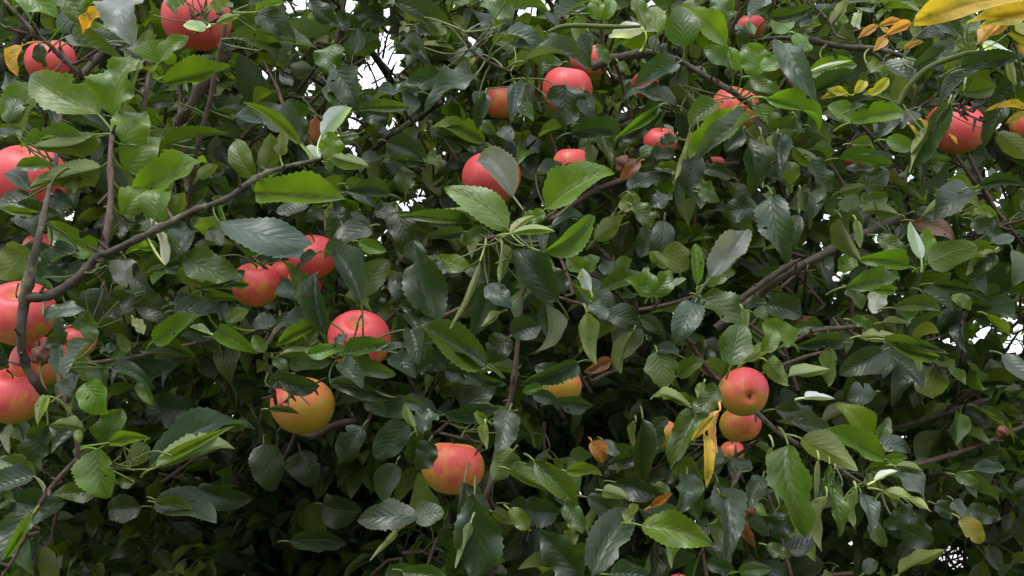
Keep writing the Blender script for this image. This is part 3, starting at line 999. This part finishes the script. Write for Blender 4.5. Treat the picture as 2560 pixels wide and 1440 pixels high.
# ------------------------------------------------------------------ apples  (px, py, r px, depth, stem axis, blush gain, blush offset, blush dir, label)
UPF = (-.15, .75, .5)
APPLES = [
 (490, 48, 87, 128, (.1, .95, .1), .9, .30, (-.2, .2, .9), 'large red apple at the top edge crossed by withered stalks'),
 (128, 156, 63, 135, (-.1, .9, .3), 1.1, .30, UPF, 'pinkish red apple beside a black-spotted yellow leaf at upper left'),
 (70, 452, 94, 128, (.2, .9, .3), 1.1, .28, UPF, 'big red apple at the left edge behind two pale curled leaves'),
 (106, 624, 48, 130, (0, 1, .2), 1.0, .3, UPF, 'orange red apple showing as a small patch just above the big left edge apple'),
 (48, 784, 88, 122, (.12, .80, .55), 1.15, .06, UPF, 'big red apple at the left edge crossed by the forked branch'),
 (100, 905, 70, 126, (.1, .9, .35), 1.25, -.10, UPF, 'red and orange apple behind the dark stem, squeezed below the forked branch'),
 (34, 990, 77, 124, (.1, .9, .3), 1.2, -.05, UPF, 'red apple fading to yellow at the left edge, lowest of its clump'),
 (192, 852, 50, 130, (0, .9, .3), 1.0, .05, UPF, 'small orange apple right of the clump below the forked branch'),
 (640, 712, 61, 138, (.1, .95, .3), .8, .2, UPF, 'orange red apple with dry stalks on top, left one of the middle cluster'),
 (783, 642, 62, 136, (.1, .9, .3), 1.1, .3, UPF, 'bright red apple behind the long teal leaf, highest of the middle cluster'),
 (712, 684, 38, 140, (0, 1, .2), .9, .25, UPF, 'red apple sliver tucked between the other two fruits of the middle cluster'),
 (760, 710, 44, 138, (0, 1, .2), .8, .22, UPF, 'orange red apple peeping below the highest fruit of the middle cluster'),
 (898, 852, 78, 132, (.02, .78, .62), 1.0, .24, UPF, 'glossy red apple with its stalk hollow facing up, left of centre'),
 (757, 1014, 79, 132, (.1, .93, .3), 1.0, -.27, (-.55, .75, .45), 'orange yellow apple hanging alone in the shade with a bare twig across its top'),
 (1133, 1170, 78, 128, (.05, .95, -.1), 1.15, -.36, (.12, .45, .85), 'yellow apple with a pink blush above the dark hanging leaves, bottom centre'),
 (1228, 446, 75, 133, (0, .9, .3), 1.0, .3, UPF, 'red apple with a silvery blue leaf lying across it'),
 (1419, 226, 64, 136, (.1, .95, .15), .9, .32, UPF, 'red apple tucked under the grey leaf at upper centre'),
 (1473, 152, 47, 142, (0, 1, .1), 1.0, .16, UPF, 'pink apple behind the thick bare branch at upper centre'),
 (1256, 256, 48, 142, (0, 1, .1), .6, .16, UPF, 'narrow orange apple half hidden by leaves, left of the red one under the grey leaf'),
 (1428, 414, 48, 134, (0, 1, .1), .7, .22, UPF, 'small orange red apple above the bright green leaf right of centre'),
 (1837, 272, 60, 134, (.3, .85, .4), .75, .14, UPF, 'orange red apple behind the knotted branch at upper right'),
 (1652, 356, 42, 138, (0, .9, .4), 1.1, .32, UPF, 'crimson apple patch deep between dark leaves below the knotted branch'),
 (2388, 321, 73, 138, (.1, .92, .35), 1.0, .30, UPF, 'red apple behind a long folded dark leaf at the right'),
 (2572, 315, 46, 140, (0, 1, .1), .8, .1, UPF, 'dull orange apple cut by the right edge beside yellow vine leaflets'),
 (2150, 408, 36, 152, (0, 1, .1), 1.0, .3, UPF, 'tiny red apple top showing over a leaf left of the folded dark leaf'),
 (1860, 980, 62, 118, (-.06, .12, -1), 1.35, -.34, (.1, .75, .45), 'red apple with its calyx facing the viewer, upper of the stacked pair'),
 (1851, 1061, 52, 124, (-.1, .95, -.2), 1.0, -.10, (.6, .5, .5), 'orange apple directly beneath the one with its calyx showing'),
 (1654, 1084, 40, 126, (0, 1, .1), .5, -.15, UPF, 'pale yellow apple half hidden by long dark leaves at lower right'),
 (1402, 966, 52, 130, (0, 1, .1), .5, -.1, UPF, 'shaded yellow apple deep behind leaves below centre'),
 (1830, 1130, 31, 134, (0, 1, .1), .8, -.05, UPF, 'small orange apple just under the stacked pair'),
 (1878, 68, 36, 142, (0, 1, .1), 1.0, .3, UPF, 'small red apple peeping out near the top edge above the knotted branch'),
 (2020, 815, 30, 150, (0, 1, .1), .9, .2, UPF, 'tiny orange red apple showing left of the thick diagonal branch'),
 (1789, 412, 24, 152, (0, 1, .1), 1.0, .3, UPF, 'tiny red apple peeping beside the twig under the broad veined leaf'),
 (1612, 212, 34, 142, (0, 1, .1), 1.0, .2, UPF, 'tiny red apple just below the thick bare branch'),
 (1697, 1462, 28, 118, (0, 1, .1), 1.0, .3, UPF, 'red apple top just entering at the bottom edge'),
]
def hide(px, py, r, d):                        # apples whose neighbourhood filler leaves must leave open
    return (px, py, r, d)
def make_apple(px, py, r, d, ax, gain, offs, bdir, label):
    d = d/100*DS*1.06; R = r*d/FOCAL; c = P(px, py, d)
    root = tag(empty('apple', c), label, 'apple', 'apples hanging in the tree')
    A = c2w(unit(np.array(ax, float))); X = unit(np.cross(A, FWD + np.array([.1, .03, .2]))); Y_ = np.cross(A, X)
    nl, nm = 30, 48; th = np.linspace(0, math.pi, nl+1); ph = np.arange(nm)*2*math.pi/nm
    TH, PH = np.meshgrid(th, ph, indexing='ij'); sn, cs = np.sin(TH), np.cos(TH)
    k1, k2 = rng.uniform(0, 6.28, 2); sq = rng.uniform(.84, .95)
    lob = 1 + .018*np.cos(5*PH+k1)*(1-cs)/2 + .02*np.cos(2*PH+k2) + .012*np.cos(PH*3+k2*2)
    rad = (sn**.92)*(1 + .05*cs)*lob
    z = cs*sq - .30*np.exp(-(sn/.26)**2)*(cs > 0) + .17*np.exp(-(sn/.19)**2)*(cs < 0) + .03*np.cos(PH+k1)*sn
    lx, ly = rad*np.cos(PH), rad*np.sin(PH)
    V = R*(lx.ravel()[:, None]*X + ly.ravel()[:, None]*Y_ + z.ravel()[:, None]*A)
    i = np.arange(nl)[:, None]*nm; j = np.arange(nm)[None]; F = np.stack([i+j, i+nm+j, i+nm+(j+1) % nm, i+(j+1) % nm], -1).reshape(-1, 4)
    nrm = V/np.linalg.norm(V, axis=1)[:, None]; bd = c2w(unit(np.array(bdir, float)))
    bl = (nrm @ bd*.5 + .5)*gain + offs
    pole = np.exp(-(sn/.20)**2).ravel()*(cs.ravel() > 0)
    o = mesh_np('skin', V, F, M_APPLE, None, extra={'blush': bl, 'pole': pole}); o.parent = root
    top = A*R*(sq-.30); bend = unit(X*rng.normal()+Y_*rng.normal())*R*.15
    o = mesh_np('stalk', *tube(np.array([top-A*R*.05, top+A*R*.14, top+A*R*.26+bend*.5, top+A*R*.38+bend*1.2]), np.array([.0013, .0011, .0011, .0017]), 6), M_STALK); o.parent = root
    bits = []; bot = -A*R*(sq-.165)
    for q in range(5):
        a_ = q*1.2566 + k1; dv = X*math.cos(a_) + Y_*math.sin(a_); sd_ = np.cross(dv, A)
        for sgn in (1,):
            tip = bot - A*R*.09 + dv*R*.10
            bits.append((np.array([bot + sd_*R*.06, bot - sd_*R*.06, tip - sd_*R*.004, tip + sd_*R*.004]) - A*R*.01, np.array([[0, 1, 2, 3]])))
    o = mesh_np('calyx', *join(bits), M_STALK, smooth=False); o.parent = root
for a in APPLES: make_apple(*a)
# dried-up fruits
def dried(px, py, r, d, label):
    d = d/100*DS; R = r*d/FOCAL; c = P(px, py, d); root = tag(empty('dried_fruit', c), label, 'dried fruit', 'shrivelled fruits left in the tree')
    th = np.linspace(0.02, math.pi-.02, 13); ph = np.arange(18)*2*math.pi/18; TH, PH = np.meshgrid(th, ph, indexing='ij')
    rr = R*(.85 + .16*np.sin(5*PH+2*TH) + .12*np.sin(3*PH-4*TH+1) + .05*rng.standard_normal(TH.shape))
    V = np.stack([rr*np.sin(TH)*np.cos(PH), rr*np.sin(TH)*np.sin(PH), rr*np.cos(TH)], -1).reshape(-1, 3)
    i = np.arange(12)[:, None]*18; j = np.arange(18)[None]; F = np.stack([i+j, i+18+j, i+18+(j+1) % 18, i+(j+1) % 18], -1).reshape(-1, 4)
    mesh_np('shrivelled_skin', V, F, M_DRY).parent = root
    mesh_np('stalk', *tube(np.array([[0, 0, R*.6], [.1*R, 0, 1.3*R], [.4*R, .1*R, 1.9*R]]), np.array([.0012, .001, .0014]), 5), M_STALK).parent = root
dried(1872, 1277, 17, 117, 'shrivelled pinkish brown fruit beside the curled brown leaf at lower right')
dried(2506, 1080, 16, 140, 'shrivelled pinkish fruit on a thin twig near the right edge')
dried(105, 888, 26, 112, 'dark brown shrivelled fruit stuck to the stem in front of the left clump')
dried(1560, 412, 24, 140, 'rusty brown shrivelled fruit in shadow below the crimson apple patch')

# ------------------------------------------------------------------ climbing vine with yellow leaflets
vine = tag(empty('climbing_vine', P(2560, 300, 1.6)), 'climbing vine with yellow and orange leaflets threaded through the upper right branches', 'vine')
for q in ["2245 262 7 118|2270 217 7 118|2320 170 7 118|2387 143 7 118|2450 132 6 118|2560 165 5 118|2640 240 5 118", "2450 132 4 118|2456 75 4 117|2470 25 4 115|2500 15 4 112|2590 20 5 110",
          "2500 15 3 112|2530 95 3 113|2545 140 3 115|2560 200 3 116", "2235 125 3 117|2213 95 3 115|2200 55 3 114", "2560 285 3 117|2540 270 3 116|2530 150 3 116",
          "2245 258 3 118|2180 238 3 118|2110 240 2 118", "1370 80 4 119|1400 68 6 119|1440 64 6 119|1530 67 6 119|1600 66 4 121", "2258 262 2 118|2285 300 2 112|2310 330 2 110"]:
    q = [tuple(map(float, s.split())) for s in q.split('|')]; path = cat_rom([P(x, y, d*DS/100) for x, y, r, d in q], 6)
    rr = np.interp(np.linspace(0, len(q)-1, len(path)), range(len(q)), [r*d*DS/100/FOCAL for x, y, r, d in q])
    mesh_np('stem', *tube(path, rr, 8), M_GREEN, vine); ANCH = np.vstack([ANCH, path])
VL = """2650 -12 2318 30 105 y 109
2600 30 2430 50 44 y 110
2570 25 2440 72 50 k 113
2530 28 2452 104 34 t 112
2535 30 2480 85 22 t 111
2196 66 2252 50 19 c 113
2214 88 2283 54 24 c 112
2190 64 2142 98 20 c 112
2214 97 2178 132 24 c 112
2256 124 2310 102 16 c 113
2205 70 2222 84 14 y 114
2112 240 2050 247 18 k 116
2122 236 2072 218 22 k 115
2135 234 2168 200 26 k 114
2178 232 2222 194 26 k 114
2165 235 2210 222 20 k 115
2552 272 2458 280 14 y 113
2560 268 2516 252 16 y 114
2562 282 2516 308 20 y 113
2556 112 2520 82 20 k 112
2566 142 2546 110 18 y 112
2274 312 2298 368 11 y 111
2303 300 2322 332 12 y 110
2376 338 2392 362 9 y 108
2154 28 2150 74 16 w 118
2146 30 2138 66 12 w 118
2538 60 2590 75 30 w 112"""
for ln in VL.splitlines():
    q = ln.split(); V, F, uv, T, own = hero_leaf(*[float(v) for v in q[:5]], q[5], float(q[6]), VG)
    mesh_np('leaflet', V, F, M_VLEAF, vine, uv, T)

# ------------------------------------------------------------------ the rest of the crown: leaf clusters on short twigs, through the whole depth of the tree
GAPS = np.array([(958,130,36,62),(925,190,34,32),(985,160,20,40),(720,55,26,24),(745,10,35,20),(870,25,20,25),(950,30,35,15),(1200,10,15,10),(1135,25,10,12),(1320,35,20,15),(1370,12,18,10),
 (1600,45,12,10),(1640,8,40,8),(775,235,14,22),(885,310,14,18),(1095,385,12,10),(982,322,8,8),(945,585,18,15),(1060,485,14,10),(1012,518,12,10),(2505,500,18,14),(2440,580,15,18),(2395,605,16,12),
 (2450,675,22,12),(2355,750,14,10),(2535,870,26,38),(2465,820,18,16),(2545,820,14,14),(2060,545,16,9),(2065,630,18,10),(2095,690,12,8),(2225,735,10,10),(2515,715,14,10),(2385,870,12,10),
 (2380,1395,52,34),(2530,1370,26,20),(2400,1245,12,6),(2555,1165,10,8),(2240,140,20,12),(2380,440,18,14),(2270,450,10,10),(2060,15,12,8),(2120,30,10,8),(900,1240,8,8),(595,1030,8,10)] + [(random.uniform(640, 1300), random.uniform(0, 330), random.uniform(6, 11), random.uniform(6, 11)) for _ in range(14)]
  + [(random.uniform(2000, 2560), random.uniform(400, 900), random.uniform(6, 12), random.uniform(6, 12)) for _ in range(18)], float)
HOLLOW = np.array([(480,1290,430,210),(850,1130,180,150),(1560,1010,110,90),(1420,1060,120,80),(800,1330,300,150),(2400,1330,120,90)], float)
APX = np.array([(a[0], a[1], a[2], a[3]/100*DS*1.06) for a in APPLES])
FG1 = leaf_grid(8, 4, 0, (.58, .98)); FG2 = leaf_grid(4, 2, 0, (.6, .9))
acc = {0: [], 1: []}
bx_, by_, bd_ = proj(np.vstack(anchors)); br_ = np.array(brad)*FOCAL/bd_; big_ = np.array(brad) > .0035
def clusters(cent, nleaf, size, kinds, fine, frame=True, outw=.8):
    for c in cent:
        tdir = unit(np.array([rng.normal(0, .7), -outw + rng.normal(0, .5), rng.normal(.1, .5)])); tl = random.uniform(.05, .14)
        twig = [c - tdir*tl + np.array([0, 0, -.02]), c - tdir*tl*.5, c]
        kept = 0
        for k in range(nleaf):
            s = random.uniform(0, 1); b0 = c - tdir*tl*s*.8
            a = unit(tdir*.6 + rng.normal(0, .65, 3) + np.array([0, -.25, -.35])); L = size*random.uniform(.65, 1.25)
            pl = L*random.uniform(.25, .45); b = b0 + unit(a + np.array([0, 0, .5]))*pl; m = b + a*L*.5
            if frame:
                x, y, d = proj(m[None]); x, y, d = x[0], y[0], d[0]; hl = L*.5*FOCAL/d
                if d < .5: continue
                g = ((x-GAPS[:, 0])/(GAPS[:, 2]+hl*.4))**2 + ((y-GAPS[:, 1])/(GAPS[:, 3]+hl*.4))**2
                if (g < 1).any() and random.random() < .985: continue
                if ((d < APX[:, 3]+.07) & (np.hypot(x-APX[:, 0], y-APX[:, 1]) < APX[:, 2] + hl*1.1)).any(): continue
                if ((d < bd_ + .03) & (np.hypot(x-bx_, y-by_) < br_ + hl*np.where(big_, .62, .3))).any(): continue
                if d < 1.9 and (((x-HOLLOW[:, 0])/HOLLOW[:, 2])**2 + ((y-HOLLOW[:, 1])/HOLLOW[:, 3])**2 < 1).any(): continue
            n = np.array([rng.normal(0, .6), -.4 + rng.normal(0, .5), .7 + rng.normal(0, .5)]); n = n - a*(n @ a)
            if np.linalg.norm(n) < .05: continue
            n = unit(n); X_ = np.cross(a, n); grid = FG1 if fine else FG2
            loc = leaf_shape(grid, L, L*random.uniform(.5, .68), random.uniform(.1, .8), random.uniform(-.06, .16), random.uniform(-.25, .25), random.uniform(0, .09), random.uniform(.8, 2.2), random.random(), random.uniform(-.9, .9), random.uniform(-.09, .09), random.uniform(-.1, .9))
            V = b + loc[:, :1]*X_ + loc[:, 1:2]*a + loc[:, 2:]*n
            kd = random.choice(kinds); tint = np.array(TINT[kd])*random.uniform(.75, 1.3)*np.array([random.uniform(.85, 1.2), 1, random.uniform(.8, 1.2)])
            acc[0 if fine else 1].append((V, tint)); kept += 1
            if fine or random.random() < .4:
                t = np.linspace(0, 1, 4)[:, None]; pth = (1-t)**2*b0 + 2*t*(1-t)*(b0*.5 + b*.5 + np.array([0, 0, .3*pl])) + t*t*b
                pet.append(tube(pth, .0009, 4))
        if kept: twig_bits.append(tube(np.array(twig), np.array([.0034, .0026, .002]), 6))
pet = []
def in_frame(n, d0, d1, mx=260):
    x = rng.uniform(-mx, 2560+mx, n); y = rng.uniform(-mx, 1440+mx, n); d = rng.uniform(d0, d1, n)
    return np.array([P(a, b, c) for a, b, c in zip(x, y, d)])
KN = 'dddddgggggGGbbqqp'
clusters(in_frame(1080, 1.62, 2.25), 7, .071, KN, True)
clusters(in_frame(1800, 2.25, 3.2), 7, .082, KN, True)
def hollow(n, d0, d1):
    h = HOLLOW[rng.integers(0, len(HOLLOW), n)]; a = rng.uniform(0, 6.283, n); q = np.sqrt(rng.random(n))*1.25
    return np.array([P(x, y, d) for x, y, d in zip(h[:, 0]+h[:, 2]*q*np.cos(a), h[:, 1]+h[:, 3]*q*np.sin(a), rng.uniform(d0, d1, n))])
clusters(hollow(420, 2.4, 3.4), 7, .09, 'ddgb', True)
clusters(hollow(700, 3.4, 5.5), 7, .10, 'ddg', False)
clusters(in_frame(2600, 3.2, 4.8), 7, .09, KN, False)
clusters(in_frame(2600, 4.8, 6.4), 7, .11, KN, False)
def box(n, lo, hi): return rng.uniform(lo, hi, (n, 3))
# crown above, to the sides and below the frame
c = box(1700, (-3.4, 1.5, 2.4), (3.4, 7.0, 5.2)); c = c[(c[:, 1] > 1.75 + (c[:, 2]-2.4)*.55)]; x, y, d = proj(c); c = c[(y < -260)]
clusters(c, 6, .12, KN, False, False)
c = box(1500, (-3.8, 1.9, 1.0), (3.8, 7.0, 3.6)); x, y, d = proj(c); c = c[(x < -260) | (x > 2820)]
clusters(c, 6, .12, KN, False, False)
c = box(900, (-2.6, 1.6, .7), (2.6, 6.5, 1.9)); x, y, d = proj(c); c = c[(y > 1700)]
clusters(c, 6, .12, KN, False, False)
for px, py, d, up in ((270,650,105,-1),(850,335,120,1),(1245,600,107,-1),(1180,120,124,1),(500,60,118,1),(640,655,130,1),(1715,220,126,-1),(2000,70,126,1),(1310,200,132,-1),(2420,120,118,1),(720,930,122,-1),(1500,570,140,1),(2230,620,118,1),
                      (1880,250,124,-1),(230,820,112,1),(870,890,108,1),(1160,1085,126,1),(2330,250,130,-1),(440,330,138,1),(1420,240,132,-1),(1670,330,140,-1),(1940,870,124,1),(2080,1180,112,-1),(330,1170,102,1)):
    c0 = P(px, py, d*DS/100)
    for k in range(7):
        e = c0 + c2w(np.array([rng.normal(0, .03), up*abs(rng.normal(.02, .016)), rng.normal(.005, .012)])); m = (c0+e)/2 + rng.normal(0, .006, 3)
        pet.append(tube(cat_rom([c0 + rng.normal(0, .004, 3), m, e], 4), .0011, 4))
def flush(key, grid, more=()):
    n = len(grid[0]); k = len(acc[key]); Vs = np.vstack([v for v, t in acc[key]]); T = np.repeat(np.array([t for v, t in acc[key]]), n, 0)
    F = (grid[3][None] + (np.arange(k)*n)[:, None, None]).reshape(-1, 4); uv = np.tile(np.c_[grid[0]*.5+.5, grid[1]], (k, 1)); return Vs, F, uv, T
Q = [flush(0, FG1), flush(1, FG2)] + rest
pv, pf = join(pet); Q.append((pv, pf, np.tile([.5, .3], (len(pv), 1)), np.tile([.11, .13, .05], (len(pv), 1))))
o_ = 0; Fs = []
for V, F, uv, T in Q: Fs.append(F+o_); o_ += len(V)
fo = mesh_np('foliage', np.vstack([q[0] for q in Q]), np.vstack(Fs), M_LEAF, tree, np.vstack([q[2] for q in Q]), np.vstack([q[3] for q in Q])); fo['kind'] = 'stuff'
tw_ = mesh_np('fine_twigs', *join(twig_bits), M_TWIG, tree); tw_['kind'] = 'stuff'
print('faces', len(fo.data.polygons), 'twigs', len(tw_.data.polygons), 'leaves', len(acc[0]), len(acc[1]))
